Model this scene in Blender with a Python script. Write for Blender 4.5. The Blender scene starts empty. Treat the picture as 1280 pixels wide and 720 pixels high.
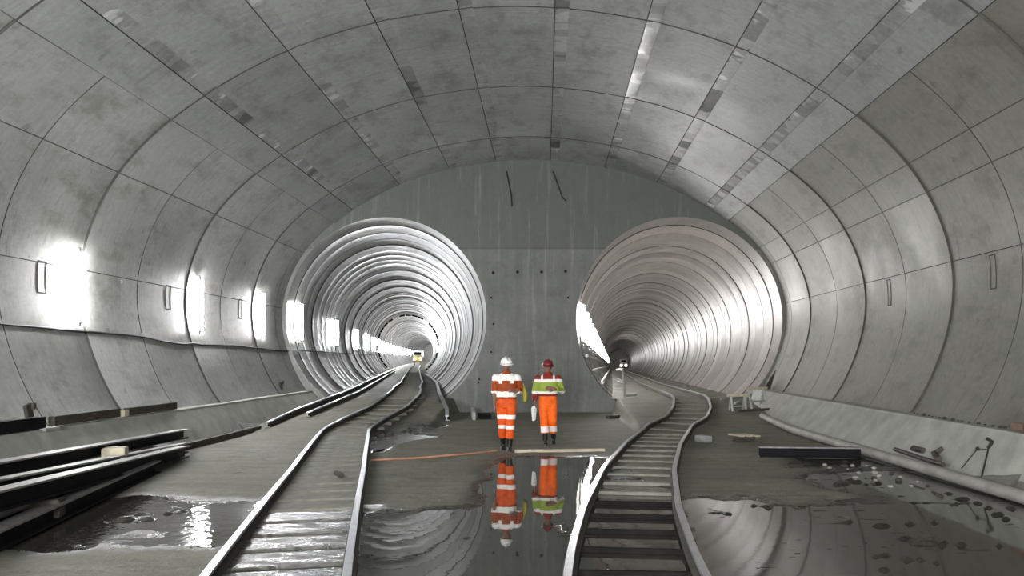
import bpy, bmesh, math, random
import numpy as np
from mathutils import Vector, Matrix, noise
random.seed(7)
C = bpy.context.scene.collection
CAMH = 1.8
PI = math.pi

# ------------------------------------------------------------------ helpers
def mk(name, verts, faces, mats, parent=None, smooth=False, mi=None):
    me = bpy.data.meshes.new(name)
    me.from_pydata([tuple(v) for v in verts], [], [tuple(f) for f in faces])
    if not isinstance(mats, (list, tuple)): mats = [mats]
    for m in mats: me.materials.append(m)
    if mi is not None: me.polygons.foreach_set('material_index', list(mi))
    if smooth: me.polygons.foreach_set('use_smooth', [True]*len(me.polygons))
    me.update()
    o = bpy.data.objects.new(name, me); C.objects.link(o)
    if parent: o.parent = parent
    return o
def tag(o, label=None, cat=None, group=None, kind=None):
    if label: o['label'] = label
    if cat: o['category'] = cat
    if group: o['group'] = group
    if kind: o['kind'] = kind
    return o
def thing(name, loc=(0, 0, 0), rz=0):
    o = bpy.data.objects.new(name, None); C.objects.link(o)
    o.location = loc; o.rotation_euler = (0, 0, rz); o.empty_display_size = .2
    return o
def copy_tree(o, parent=None):
    c = o.copy(); C.objects.link(c); c.parent = parent
    for ch in list(o.children): copy_tree(ch, c)
    return c
class MB:
    def __init__(s): s.v = []; s.f = []; s.m = []
    def add(s, vs, fs, m=0):
        n = len(s.v); s.v += [tuple(v) for v in vs]; s.f += [tuple(i+n for i in f) for f in fs]; s.m += [m]*len(fs)
    def box(s, c, d, rot=None, m=0, bev=0.0):
        hx, hy, hz = d[0]/2, d[1]/2, d[2]/2
        b = min(bev, hx*.45, hy*.45, hz*.45)
        if b > 0:
            bm = bmesh.new(); bmesh.ops.create_cube(bm, size=1)
            for v in bm.verts: v.co = Vector((v.co.x*d[0], v.co.y*d[1], v.co.z*d[2]))
            bmesh.ops.bevel(bm, geom=bm.edges[:], offset=b, segments=2, affect='EDGES')
            bm.verts.index_update()
            vs = [v.co.copy() for v in bm.verts]; fs = [[v.index for v in f.verts] for f in bm.faces]; bm.free()
        else:
            vs = [Vector((x*hx, y*hy, z*hz)) for x in (-1, 1) for y in (-1, 1) for z in (-1, 1)]
            fs = [(0,1,3,2),(4,6,7,5),(0,4,5,1),(2,3,7,6),(0,2,6,4),(1,5,7,3)]
        if rot is not None: vs = [rot @ v for v in vs]
        s.add([v+Vector(c) for v in vs], fs, m)
    def tube(s, pts, r, n=12, m=0, cap=True):
        """round tube along points; r a number or a list"""
        P = [Vector(p) for p in pts]; L = len(P)
        rr = r if isinstance(r, (list, tuple)) else [r]*L
        up = None; rings = []
        for i, p in enumerate(P):
            t = (P[min(i+1, L-1)]-P[max(i-1, 0)]).normalized()
            if up is None:
                up = Vector((0, 0, 1)) if abs(t.z) < .9 else Vector((1, 0, 0))
            a = t.cross(up).normalized(); up = a.cross(t).normalized()
            rings.append([p+(a*math.cos(2*PI*k/n)+up*math.sin(2*PI*k/n))*rr[i] for k in range(n)])
        vs = [v for R in rings for v in R]; fs = []
        for i in range(L-1):
            for k in range(n):
                fs.append((i*n+k, i*n+(k+1) % n, (i+1)*n+(k+1) % n, (i+1)*n+k))
        if cap:
            fs.append(tuple(range(n-1, -1, -1))); fs.append(tuple((L-1)*n+k for k in range(n)))
        s.add(vs, fs, m)
    def ell(s, c, r, n=14, m=0, rot=None):
        vs = []; fs = []
        for i in range(n+1):
            th = PI*i/n
            for k in range(2*n):
                ph = PI*k/n
                v = Vector((r[0]*math.sin(th)*math.cos(ph), r[1]*math.sin(th)*math.sin(ph), r[2]*math.cos(th)))
                if rot is not None: v = rot @ v
                vs.append(v+Vector(c))
        for i in range(n):
            for k in range(2*n):
                fs.append((i*2*n+k, (i+1)*2*n+k, (i+1)*2*n+(k+1) % (2*n), i*2*n+(k+1) % (2*n)))
        s.add(vs, fs, m)
    def sections(s, secs, n=24, m=0, p=2.0):
        """stack of horizontal super-ellipses (cx, cy, z, rx, ry)"""
        vs = []; fs = []
        for (cx, cy, z, rx, ry) in secs:
            for k in range(n):
                a = 2*PI*k/n; ca, sa = math.cos(a), math.sin(a)
                vs.append((cx+rx*math.copysign(abs(ca)**(2/p), ca), cy+ry*math.copysign(abs(sa)**(2/p), sa), z))
        L = len(secs)
        for i in range(L-1):
            for k in range(n): fs.append((i*n+k, i*n+(k+1) % n, (i+1)*n+(k+1) % n, (i+1)*n+k))
        fs.append(tuple(range(n-1, -1, -1))); fs.append(tuple((L-1)*n+k for k in range(n)))
        s.add(vs, fs, m)
    def sweep(s, path, prof, m=0, mi=None, cap=True):
        """prof: closed list of (side, up) swept along a horizontal-ish path"""
        P = [Vector(p) for p in path]; L = len(P); n = len(prof); vs = []
        for i, p in enumerate(P):
            t = (P[min(i+1, L-1)]-P[max(i-1, 0)]); t.normalize()
            a = t.cross(Vector((0, 0, 1))).normalized(); u = a.cross(t).normalized()
            for (x, z) in prof: vs.append(p+a*x+u*z)
        b = len(s.v); s.v += [tuple(v) for v in vs]
        for i in range(L-1):
            for k in range(n):
                s.f.append((b+i*n+k, b+i*n+(k+1) % n, b+(i+1)*n+(k+1) % n, b+(i+1)*n+k)); s.m.append(mi[k] if mi else m)
        if cap:
            s.f.append(tuple(b+k for k in range(n-1, -1, -1))); s.m.append(mi[0] if mi else m)
            s.f.append(tuple(b+(L-1)*n+k for k in range(n))); s.m.append(mi[0] if mi else m)
    def build(s, name, mats, parent=None, smooth=False):
        return mk(name, s.v, s.f, mats, parent, smooth, s.m)

# ------------------------------------------------------------------ materials
def new_mat(name):
    m = bpy.data.materials.new(name); m.use_nodes = True
    nt = m.node_tree; b = nt.nodes['Principled BSDF']
    return m, nt, b
def N(nt, t, **k):
    n = nt.nodes.new(t)
    for a, v in k.items(): setattr(n, a, v)
    return n
def mathn(nt, op, a, b=None, clamp=False):
    n = N(nt, 'ShaderNodeMath', operation=op); n.use_clamp = clamp
    for i, v in enumerate((a, b)):
        if v is None: continue
        if isinstance(v, (int, float)): n.inputs[i].default_value = v
        else: nt.links.new(v, n.inputs[i])
    return n.outputs[0]
def maprange(nt, v, a, b, c, d):
    n = N(nt, 'ShaderNodeMapRange')
    nt.links.new(v, n.inputs[0])
    for i, x in enumerate((a, b, c, d)): n.inputs[i+1].default_value = x
    return n.outputs[0]
def mixc(nt, f, a, b, mode='MIX'):
    n = N(nt, 'ShaderNodeMix', data_type='RGBA', blend_type=mode)
    for sock, v in ((n.inputs[0], f), (n.inputs[6], a), (n.inputs[7], b)):
        if isinstance(v, (int, float)): sock.default_value = v
        elif isinstance(v, tuple): sock.default_value = (*v, 1)
        else: nt.links.new(v, sock)
    return n.outputs[2]
def noisen(nt, vec, scale, detail=4, rough=.6, map_scale=None):
    if map_scale:
        mp = N(nt, 'ShaderNodeMapping'); mp.inputs['Scale'].default_value = map_scale
        nt.links.new(vec, mp.inputs[0]); vec = mp.outputs[0]
    n = N(nt, 'ShaderNodeTexNoise'); n.inputs['Scale'].default_value = scale
    n.inputs['Detail'].default_value = detail; n.inputs['Roughness'].default_value = rough
    nt.links.new(vec, n.inputs['Vector']); return n.outputs[0]
def bump(nt, b, h, strength, dist=.02):
    n = N(nt, 'ShaderNodeBump'); n.inputs['Strength'].default_value = strength; n.inputs['Distance'].default_value = dist
    nt.links.new(h, n.inputs['Height']); nt.links.new(n.outputs[0], b.inputs['Normal'])
def simple(name, col, rough=.7, metal=0, var=.25, scale=6, bumpy=.15, ior=None):
    m, nt, b = new_mat(name)
    tc = N(nt, 'ShaderNodeTexCoord'); v = tc.outputs['Object']
    f = maprange(nt, noisen(nt, v, scale, 5), .3, .7, 0, 1)
    dk = tuple(c*(1-var) for c in col); lt = tuple(min(1, c*(1+var)) for c in col)
    nt.links.new(mixc(nt, f, dk, lt), b.inputs['Base Color'])
    b.inputs['Roughness'].default_value = rough; b.inputs['Metallic'].default_value = metal
    if ior: b.inputs['IOR'].default_value = ior
    if bumpy: bump(nt, b, noisen(nt, v, scale*5, 3), bumpy, .01)
    return m
def emis(name, col, s):
    m, nt, b = new_mat(name)
    b.inputs['Base Color'].default_value = (*col, 1)
    b.inputs['Emission Color'].default_value = (*col, 1); b.inputs['Emission Strength'].default_value = s
    return m

def lining_mat(name, c1, c2, rough=(.38, .62), strip=False, tint=.18):
    """cast concrete; UV = metres round the lining / metres along it, attribute 'panel' = cast-by-cast tone, plus painted shade and lamp bands"""
    m, nt, b = new_mat(name)
    uv = N(nt, 'ShaderNodeUVMap', uv_map='UVMap').outputs[0]
    at = N(nt, 'ShaderNodeAttribute', attribute_name='panel').outputs['Fac']
    big = noisen(nt, uv, .55, 6, .65)
    streak = noisen(nt, uv, 1.0, 5, .7, (.8, 5.0, 1))      # shutter marks that run round the lining
    fine = noisen(nt, uv, 9, 5, .7)
    run = noisen(nt, uv, 1.0, 4, .6, (.5, 14.0, 1))
    f = mathn(nt, 'ADD', mathn(nt, 'MULTIPLY', big, .5), mathn(nt, 'MULTIPLY', streak, .5))
    f = maprange(nt, f, .36, .64, 0, 1)
    col = mixc(nt, f, c1, c2)
    blot = noisen(nt, uv, 1.0, 6, .75, (1.6, .8, 1))
    col = mixc(nt, maprange(nt, blot, .5, .64, 0, .75), col, tuple(x*q for x, q in zip(c1, (.62, .6, .52))))
    col = mixc(nt, maprange(nt, streak, .56, .68, 0, .6), col, tuple(x*.5 for x in c1))
    col = mixc(nt, maprange(nt, run, .62, .75, 0, .35), col, tuple(min(1, x*1.5) for x in c2))
    col = mixc(nt, maprange(nt, fine, .35, .7, 0, .5), col, tuple(x*.68 for x in c1))
    sp_ = noisen(nt, uv, 3.2, 3, .55); col = mixc(nt, maprange(nt, sp_, .66, .72, 0, .5), col, tuple(x*.4 for x in c1))
    pv = N(nt, 'ShaderNodeCombineColor')
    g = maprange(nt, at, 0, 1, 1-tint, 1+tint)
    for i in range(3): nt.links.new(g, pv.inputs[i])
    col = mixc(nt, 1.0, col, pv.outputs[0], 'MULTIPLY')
    r = maprange(nt, big, .3, .7, rough[0], rough[1])
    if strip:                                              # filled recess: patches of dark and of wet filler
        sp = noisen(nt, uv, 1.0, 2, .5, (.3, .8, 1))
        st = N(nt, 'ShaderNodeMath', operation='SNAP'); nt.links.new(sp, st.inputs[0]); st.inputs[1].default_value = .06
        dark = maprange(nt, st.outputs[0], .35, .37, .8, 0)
        pale = noisen(nt, uv, 1.0, 3, .6, (1.2, 1.7, 1)); col = mixc(nt, maprange(nt, pale, .62, .66, 0, .6), col, (.62, .63, .63))  # painted highlights: pale patches stand in for shine on the wet filler
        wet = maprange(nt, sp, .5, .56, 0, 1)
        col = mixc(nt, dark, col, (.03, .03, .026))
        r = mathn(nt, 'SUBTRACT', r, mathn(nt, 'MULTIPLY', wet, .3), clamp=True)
    nt.links.new(col, b.inputs['Base Color']); nt.links.new(r, b.inputs['Roughness'])
    hgt = mathn(nt, 'ADD', mathn(nt, 'MULTIPLY', fine, .35), mathn(nt, 'MULTIPLY', streak, .8))
    bump(nt, b, hgt, .25, .03)
    return m

M_CEIL = lining_mat('ceiling_concrete', (.235, .243, .242), (.385, .392, .384), tint=.2)
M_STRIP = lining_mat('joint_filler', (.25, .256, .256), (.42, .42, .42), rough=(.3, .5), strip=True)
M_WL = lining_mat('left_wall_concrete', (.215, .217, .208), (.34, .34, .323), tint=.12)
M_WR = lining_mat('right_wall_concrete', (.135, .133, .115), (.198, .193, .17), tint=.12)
M_JOINT = simple('joint_shadow_gap', (.055, .053, .047), .9)
M_TL = lining_mat('left_bore_concrete', (.19, .19, .185), (.33, .325, .305), rough=(.32, .5), tint=.5)
M_TR = lining_mat('right_bore_concrete', (.18, .162, .152), (.30, .272, .255), rough=(.28, .46), tint=.45)
M_BENCH = simple('bench_concrete', (.31, .31, .28), .75, scale=2.5, var=.2)
M_STEEL = simple('worn_rail_head', (.62, .64, .68), .28, .9, var=.15, bumpy=.05)
M_RUST = simple('rusty_steel', (.055, .045, .038), .65, .3, var=.4, scale=9)
M_BLACK = simple('black_painted_steel', (.006, .0055, .007), .6, .0, var=.4)
M_BLACK.node_tree.nodes['Principled BSDF'].inputs['IOR'].default_value = 1.2
M_FLANGE = simple('pale_beam_flange', (.2, .19, .19), .45, .3, var=.35, scale=10)  # top flange, paler than the rest of the beam
M_TIMBER = simple('wet_sleeper_timber', (.055, .052, .044), .33, var=.4, scale=7, bumpy=.5)
_nt = M_TIMBER.node_tree; _b = _nt.nodes['Principled BSDF']; _v = N(_nt, 'ShaderNodeNewGeometry').outputs['Position']
_nt.links.new(maprange(_nt, noisen(_nt, _v, 1, 5, .7, (3, 7, 1)), .42, .6, .5, .06), _b.inputs['Roughness'])
M_TIEB = simple('black_steel_tie', (.012, .011, .01), .9, var=.3, ior=1.15)
M_DRYT = simple('dusty_sleeper', (.155, .15, .125), .7, var=.25, scale=7, bumpy=.4)
M_DARKT = simple('dark_timber', (.04, .034, .024), .8, var=.4)
M_PALET = simple('pale_timber', (.42, .37, .28), .75, var=.25)
M_PIPE = simple('grey_pipe', (.27, .26, .24), .6, var=.25, scale=3)
M_CABLE = simple('black_cable', (.015, .015, .014), .5)
M_GALV = simple('galvanised', (.38, .38, .37), .45, .4, var=.2)
M_BRACKET = simple('lamp_housing', (.12, .12, .12), .5)
M_HOLE = simple('hole_dark', (.008, .008, .008), .9)
M_BRICK = simple('dull_brick', (.17, .1, .075), .85, var=.3)
M_HOSE = simple('orange_brown_hose', (.42, .2, .12), .6, var=.3)
M_LAMP = emis('fluorescent_tube', (1, 1, 1), 120)
M_LAMPT = emis('bore_lamp', (1, .985, .96), 150)
M_LAMPF = emis('far_bore_lamp', (.96, .98, 1), 420)
M_LAMPL = emis('left_bore_lamp', (.96, .98, 1), 105)

def floor_mat():
    m, nt, b = new_mat('site_floor')
    geo = N(nt, 'ShaderNodeNewGeometry'); P = geo.outputs['Position']
    wet = N(nt, 'ShaderNodeAttribute', attribute_name='wet').outputs['Fac']
    big = noisen(nt, P, .6, 6, .65); st = noisen(nt, P, 1, 6, .7, (.6, 4.5, 1)); fine = noisen(nt, P, 14, 5, .7)
    f = maprange(nt, mathn(nt, 'ADD', mathn(nt, 'MULTIPLY', big, .5), mathn(nt, 'MULTIPLY', st, .5)), .38, .62, 0, 1)
    col = mixc(nt, f, (.11, .107, .08), (.222, .216, .17))
    pat = noisen(nt, P, 1, 6, .72, (1.3, 2.6, 1)); grit = noisen(nt, P, 40, 3, .6)
    col = mixc(nt, maprange(nt, pat, .53, .63, 0, .55), col, (.06, .058, .042))
    col = mixc(nt, maprange(nt, grit, .56, .7, 0, .5), col, (.05, .048, .036))
    col = mixc(nt, maprange(nt, fine, .35, .7, 0, .4), col, (.075, .072, .055))
    w2 = maprange(nt, mathn(nt, 'ADD', wet, mathn(nt, 'MULTIPLY', mathn(nt, 'SUBTRACT', fine, .5), .7)), .3, .75, 0, 1)
    col = mixc(nt, w2, col, (.03, .028, .022))
    nt.links.new(col, b.inputs['Base Color'])
    nt.links.new(mathn(nt, 'ADD', maprange(nt, w2, 0, 1, .72, .22), mathn(nt, 'MULTIPLY', mathn(nt, 'SUBTRACT', big, .5), .5)), b.inputs['Roughness'])
    bump(nt, b, mathn(nt, 'ADD', mathn(nt, 'MULTIPLY', fine, .8), mathn(nt, 'ADD', st, mathn(nt, 'MULTIPLY', grit, .25))), .7, .04)
    return m
M_FLOOR = floor_mat()
def water_mat():
    m, nt, b = new_mat('muddy_water')
    P = N(nt, 'ShaderNodeNewGeometry').outputs['Position']
    b.inputs['Base Color'].default_value = (.045, .042, .035, 1)
    b.inputs['Roughness'].default_value = .015; b.inputs['IOR'].default_value = 1.75
    h = noisen(nt, P, 2.2, 3, .5)
    bump(nt, b, h, .05, .02)
    return m
M_WATER = water_mat()
M_RIP = water_mat(); M_RIP.name = 'rippled_water'
for n_ in M_RIP.node_tree.nodes:
    if n_.type == 'BUMP': n_.inputs['Strength'].default_value = .35
    if n_.type == 'TEX_NOISE': n_.inputs['Scale'].default_value = 7
M_MUDW = water_mat(); M_MUDW.name = 'silty_water'; M_MUDW.node_tree.nodes['Principled BSDF'].inputs['Roughness'].default_value = .05; M_MUDW.node_tree.nodes['Principled BSDF'].inputs['IOR'].default_value = 1.5
def headwall_mat():
    m, nt, b = new_mat('headwall_concrete')
    P = N(nt, 'ShaderNodeNewGeometry').outputs['Position']
    sep = N(nt, 'ShaderNodeSeparateXYZ'); nt.links.new(P, sep.inputs[0])
    big = noisen(nt, P, .6, 6, .65); fine = noisen(nt, P, 10, 5, .7)
    vs = noisen(nt, P, 1, 5, .7, (5, 1, .35)); brd = noisen(nt, P, 1, 2, .5, (1.1, 1, .02))
    grid = noisen(nt, P, 1, 3, .6, (.7, 1, 6))
    f = maprange(nt, mathn(nt, 'ADD', mathn(nt, 'MULTIPLY', big, .5), mathn(nt, 'MULTIPLY', vs, .5)), .38, .62, 0, 1)
    col = mixc(nt, f, (.125, .13, .12), (.19, .195, .182))
    up = maprange(nt, sep.outputs['Z'], 5.3, 5.38, 0, 1)     # a later pour above the construction joint
    col = mixc(nt, mathn(nt, 'MULTIPLY', up, .85), col, (.105, .112, .098))
    blot = noisen(nt, P, 1, 6, .75, (1.2, 1, 1.6)); col = mixc(nt, maprange(nt, blot, .5, .66, 0, .5), col, (.09, .094, .08))
    col = mixc(nt, maprange(nt, vs, .55, .7, 0, .5), col, (.3, .31, .29))
    col = mixc(nt, maprange(nt, grid, .6, .75, 0, .3), col, (.08, .085, .075))
    jl = mathn(nt, 'LESS_THAN', mathn(nt, 'ABSOLUTE', mathn(nt, 'SUBTRACT', sep.outputs['Z'], 5.35)), .02)
    col = mixc(nt, mathn(nt, 'MULTIPLY', jl, .5), col, (.05, .05, .045))
    col = mixc(nt, maprange(nt, fine, .4, .7, 0, .25), col, (.08, .08, .075))
    nt.links.new(col, b.inputs['Base Color']); b.inputs['Roughness'].default_value = .7
    bump(nt, b, mathn(nt, 'ADD', fine, mathn(nt, 'MULTIPLY', brd, .5)), .25, .02)
    return m
M_HEAD = headwall_mat()

# ------------------------------------------------------------------ cavern lining
CX = -.5
right = [(-.5, 6.42), (.6, 6.36), (1.75, 6.18), (2.49, 6.02), (3.46, 5.7), (4.31, 5.31), (5.15, 4.82), (5.93, 4.25), (6.55, 3.66),
         (7.0, 3.03), (7.26, 2.45), (7.42, 1.95), (7.5, 1.27), (7.37, .43), (7.04, -.44), (6.72, -1.0), (6.2, -1.6), (5.4, -2.25)]
half = np.array(right)
full = np.vstack([np.column_stack([2*CX-half[::-1, 0], half[::-1, 1]]), half[1:]])
def resample(P, n):
    d = np.r_[0, np.cumsum(np.hypot(*np.diff(P, axis=0).T))]
    s = np.linspace(0, d[-1], n)
    return np.column_stack([np.interp(s, d, P[:, 0]), np.interp(s, d, P[:, 1])])
prof = resample(full, 900)
k = np.hanning(61); k /= k.sum()
pp = np.vstack([np.repeat(prof[:1], 30, 0), prof, np.repeat(prof[-1:], 30, 0)])
prof = np.column_stack([np.convolve(pp[:, 0], k, 'valid'), np.convolve(pp[:, 1], k, 'valid')])
PS = np.r_[0, np.cumsum(np.hypot(*np.diff(prof, axis=0).T))]
tan = np.gradient(prof, axis=0); tan /= np.linalg.norm(tan, axis=1)[:, None]
nrm = np.column_stack([-tan[:, 1], tan[:, 0]])     # outward when running left -> over -> right
SL = PS[-1]
def pt(s, off=0.0, Y=14.6):
    """profile point at arc length s, pushed outward by off, at depth Y -> world xyz"""
    x = np.interp(s, PS, prof[:, 0]); h = np.interp(s, PS, prof[:, 1])
    nx = np.interp(s, PS, nrm[:, 0]); nh = np.interp(s, PS, nrm[:, 1])
    x += nx*off; h += nh*off
    if x > 0: x *= 1+.004*(Y-14.6)
    return (float(x), float(Y), float(h+CAMH))
def s_of_ray(r):
    """arc length where the lining meets the ray X = r*h above the camera"""
    q = prof[:, 0]-r*prof[:, 1]; ok = prof[:, 1] > 0
    best = None
    for i in range(len(q)-1):
        if ok[i] and ok[i+1] and q[i]*q[i+1] <= 0: best = PS[i]; break
    return best
def s_left(h):  return float(np.interp(h, prof[:450, 1], PS[:450]))
def s_right(h): return float(np.interp(-h, -prof[450:, 1], PS[450:]))
def wall_x(h, side, Y, off=0):
    s = s_left(h-CAMH) if side < 0 else s_right(h-CAMH)
    return pt(s, off, Y)
lines = [s_left(1.6)] + [s_of_ray(r) for r in (-2.28, -1.555, 1.29, 1.9)] + [s_right(1.75)] + [s_of_ray(2.32)]
strips = [s_of_ray(r) for r in (-1.294, -.834, -.5, -.24, .034, .31, .62, 1.02)]
S_L, S_R = s_of_ray(-1.555), s_of_ray(1.29)
SAMP = []   # (s, depth, kind-of-face-after)
marks = []
for s in lines: marks.append((s-.007, s+.007, .016, 1))
for s in strips: marks.append((s-.008, s+.008, .03, 1)); marks.append((s+.008, s+.26, .015, 2))
cuts = {}
def addcut(s, d): cuts.setdefault(round(s, 4), d)
for (a, b2, d, kd) in marks:
    addcut(a-.002, 0 if kd == 1 else d); addcut(a+.002, d); addcut(b2-.002, d); addcut(b2+.002, 0)
base = list(np.arange(0, SL, .14))+[SL]
for s in base:
    if not any(a-.03 < s < b2+.03 for (a, b2, d, kd) in marks): addcut(float(s), 0)
SS = sorted(cuts); SD = [cuts[s] for s in SS]
def facekind(s):
    for (a, b2, d, kd) in marks:
        if a <= s <= b2: return kd
    return 0
Y0, Y1 = -14.0, 26.0
mains = [14.6+4.3*k for k in range(-6, 3)]
tc = {}
def addt(y, d, k): tc.setdefault(round(y, 4), (d, k))
for y in mains:
    for dy, d in ((-.015, 0), (-.011, .03), (.011, .03), (.015, 0)): addt(y+dy, d, 'm')
for y in mains:
    ys = y+2.15
    for dy, d in ((-.012, 0), (-.009, .014), (.009, .014), (.012, 0)): addt(ys+dy, d, 's')
for y in np.arange(Y0, Y1, .35):
    if all(abs(y-q) > .05 and abs(y-q-2.15) > .05 for q in mains): addt(float(y), 0, 'n')
addt(Y1, 0, 'n')
TY = sorted(tc)
def bay(y): return math.floor((y-14.6)/4.3)
def bulge(s, y):
    t = ((y-14.6)/4.3) % 1
    w = .35 if S_L < s < S_R else 1.0
    return w*(.045*math.sin(PI*t)+.03*t)
def lining(name, s0, s1, mat, wall):
    ss = [(s, d) for s, d in zip(SS, SD) if s0-.001 <= s <= s1+.001]
    V = []; F = []; MI = []; PV = []; UV = []
    ts = [(y, *tc[y]) for y in TY]
    for (y, d2, kk) in ts:
        for (s, d) in ss:
            dd = max(d, d2 if (kk == 'm' or (kk == 's' and wall)) else 0)
            V.append(pt(s, dd+bulge(s, y), y))
    n = len(ss)
    rnd = {}
    for j in range(len(ts)-1):
        ym = (ts[j][0]+ts[j+1][0])/2
        jm = any(abs(ym-q) < .0145 for q in mains); js = wall and any(abs(ym-q-2.15) < .0118 for q in mains)
        for i in range(n-1):
            sm = (ss[i][0]+ss[i+1][0])/2
            fk = facekind(sm)
            F.append((j*n+i, (j+1)*n+i, (j+1)*n+i+1, j*n+i+1))
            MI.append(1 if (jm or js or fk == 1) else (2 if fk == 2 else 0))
            pid = (math.floor((ym-14.6)/(2.15 if wall else 4.3)), sum(1 for q in strips+lines if q < sm))
            PV.append(max(0, rnd.setdefault(pid, random.uniform(-.1, .1) if wall else random.uniform(-.25, .25))+(.5 if wall else .62 if strips[1] < sm < strips[5] else .15)))  # painted shade: ceiling sides toned darker than the crown, on top of random tone
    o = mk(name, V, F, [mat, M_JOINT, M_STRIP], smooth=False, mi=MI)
    me = o.data
    uvl = me.uv_layers.new(name='UVMap')
    us = [(s, t[0]) for t in ts for (s, d) in ss]
    arr = np.array([us[l.vertex_index] for l in me.loops], dtype=np.float32).ravel()
    uvl.data.foreach_set('uv', arr)
    a = me.attributes.new('panel', 'FLOAT', 'FACE'); a.data.foreach_set('value', PV)
    me.polygons.foreach_set('use_smooth', [True]*len(me.polygons))
    me.set_sharp_from_angle(angle=math.radians(25))
    return tag(o, kind='structure')
sl = min(SS, key=lambda q: abs(q-S_L)); sr = min(SS, key=lambda q: abs(q-S_R))
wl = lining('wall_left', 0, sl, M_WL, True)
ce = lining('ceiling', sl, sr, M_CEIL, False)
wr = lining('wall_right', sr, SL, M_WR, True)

# cast outlines of small hatches on the side walls
def hatch(side, y, h0, h1, w, par):
    b = MB()
    def q(yy, h): return wall_x(h, side, yy, bulge(0, yy)-.004)
    hs = np.linspace(h0, h1, 6)
    b.tube([q(y-w/2, h) for h in hs], .008, 6); b.tube([q(y+w/2, h) for h in hs], .006, 6)
    b.tube([q(y-w/2, h1), q(y+w/2, h1)], .012, 6); b.tube([q(y-w/2, h0), q(y+w/2, h0)], .012, 6)
    b.build('hatch_outline', M_JOINT, par)
for y in (13.55, 18.1, 22.4): hatch(-1, y, 2.9, 3.42, .22, wl)
for y in (13.3, 17.6): hatch(1, y, 2.95, 3.5, .16, wr)

# ------------------------------------------------------------------ bored tunnels
TLc = lambda y: (-5.13-.158*(y-26)+(.00021*(y-90)**2 if y > 90 else 0), CAMH+1.3)
TRc = lambda y: (4.4+.085*(y-26), CAMH+1.22-.010*(y-26))
RL, RR = 3.26, 3.35
FLOORH = .45
def bore(name, cf, R, mat, yend):
    V = []; F = []; MI = []; PV = []; UV = []
    st = []
    y = 26.0; ring = 0
    while y < yend:
        w = 1.6
        dr = random.uniform(-.03, .03)+(.025 if ring % 3 == 0 else 0)
        st.append((y, .0, ring, 0)); st.append((y+.03, dr+.0, ring, 0)); st.append((y+w*.5, dr+.012, ring, 0)); st.append((y+w-.05, dr, ring, 0))
        st.append((y+w-.045, .03, ring, 1)); y += w; ring += 1
    n = 96
    for (yy, d, r_, k_) in st:
        cx, cz = cf(yy)
        for i in range(n+1):
            a = 2*PI*i/n-PI/2
            V.append((cx+(R+d)*math.cos(a), yy, cz+(R+d)*math.sin(a))); UV.append((a*R, yy))
    rv = {}
    for j in range(len(st)-1):
        for i in range(n):
            F.append((j*(n+1)+i, j*(n+1)+i+1, (j+1)*(n+1)+i+1, (j+1)*(n+1)+i))
            MI.append(1 if st[j][3] else 0)
            rr_ = st[j][2]; tone = rv.setdefault((rr_,), .5+.33*math.sin(2*PI*rr_/2.8)+random.uniform(-.2, .2))  # sine term paints bands of lamp light and shade into the ring tone
            PV.append(min(1, max(0, tone+rv.setdefault((rr_, (i+rr_ % 3*9)//16), random.uniform(-.14, .14)))))
    o = mk(name, V, F, [mat, M_JOINT], mi=MI); me = o.data
    uvl = me.uv_layers.new(name='UVMap')
    uvl.data.foreach_set('uv', np.array([UV[l.vertex_index] for l in me.loops], dtype=np.float32).ravel())
    a = me.attributes.new('panel', 'FLOAT', 'FACE'); a.data.foreach_set('value', PV)
    me.polygons.foreach_set('use_smooth', [True]*len(me.polygons)); me.set_sharp_from_angle(angle=math.radians(25))
    # end wall of the drive
    return tag(o, kind='structure')
bore('wall_left_bore', TLc, RL, M_TL, 262)
bore('wall_right_bore', TRc, RR, M_TR, 262)
for nm, cf, R in (('wall_left_far_end', TLc, RL), ('wall_right_far_end', TRc, RR)):
    cx, cz = cf(262); b = MB()
    n = 48
    b.add([(cx+R*1.02*math.cos(2*PI*i/n), 261.5, cz+R*1.02*math.sin(2*PI*i/n)) for i in range(n)], [tuple(range(n))])
    tag(b.build(nm, M_BENCH), kind='structure')

# headwall with two round mouths
bm = bmesh.new()
def loop(pts):
    vs = [bm.verts.new(p) for p in pts]
    return [bm.edges.new((vs[i], vs[(i+1) % len(vs)])) for i in range(len(vs))]
outl = [pt(s, .06, 26.0) for s in np.linspace(0, SL, 160)]
E = loop(outl)
for cf, R in ((TLc, RL), (TRc, RR)):
    cx, cz = cf(26)
    E += loop([(cx+R*math.cos(2*PI*i/96-PI/2), 26.0, cz+R*math.sin(2*PI*i/96-PI/2)) for i in range(96)])
bmesh.ops.triangle_fill(bm, use_beauty=True, edges=E, normal=(0, -1, 0))
me = bpy.data.meshes.new('wall_back'); bm.to_mesh(me); bm.free(); me.materials.append(M_HEAD)
hw = bpy.data.objects.new('wall_back', me); C.objects.link(hw); tag(hw, kind='structure')
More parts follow.
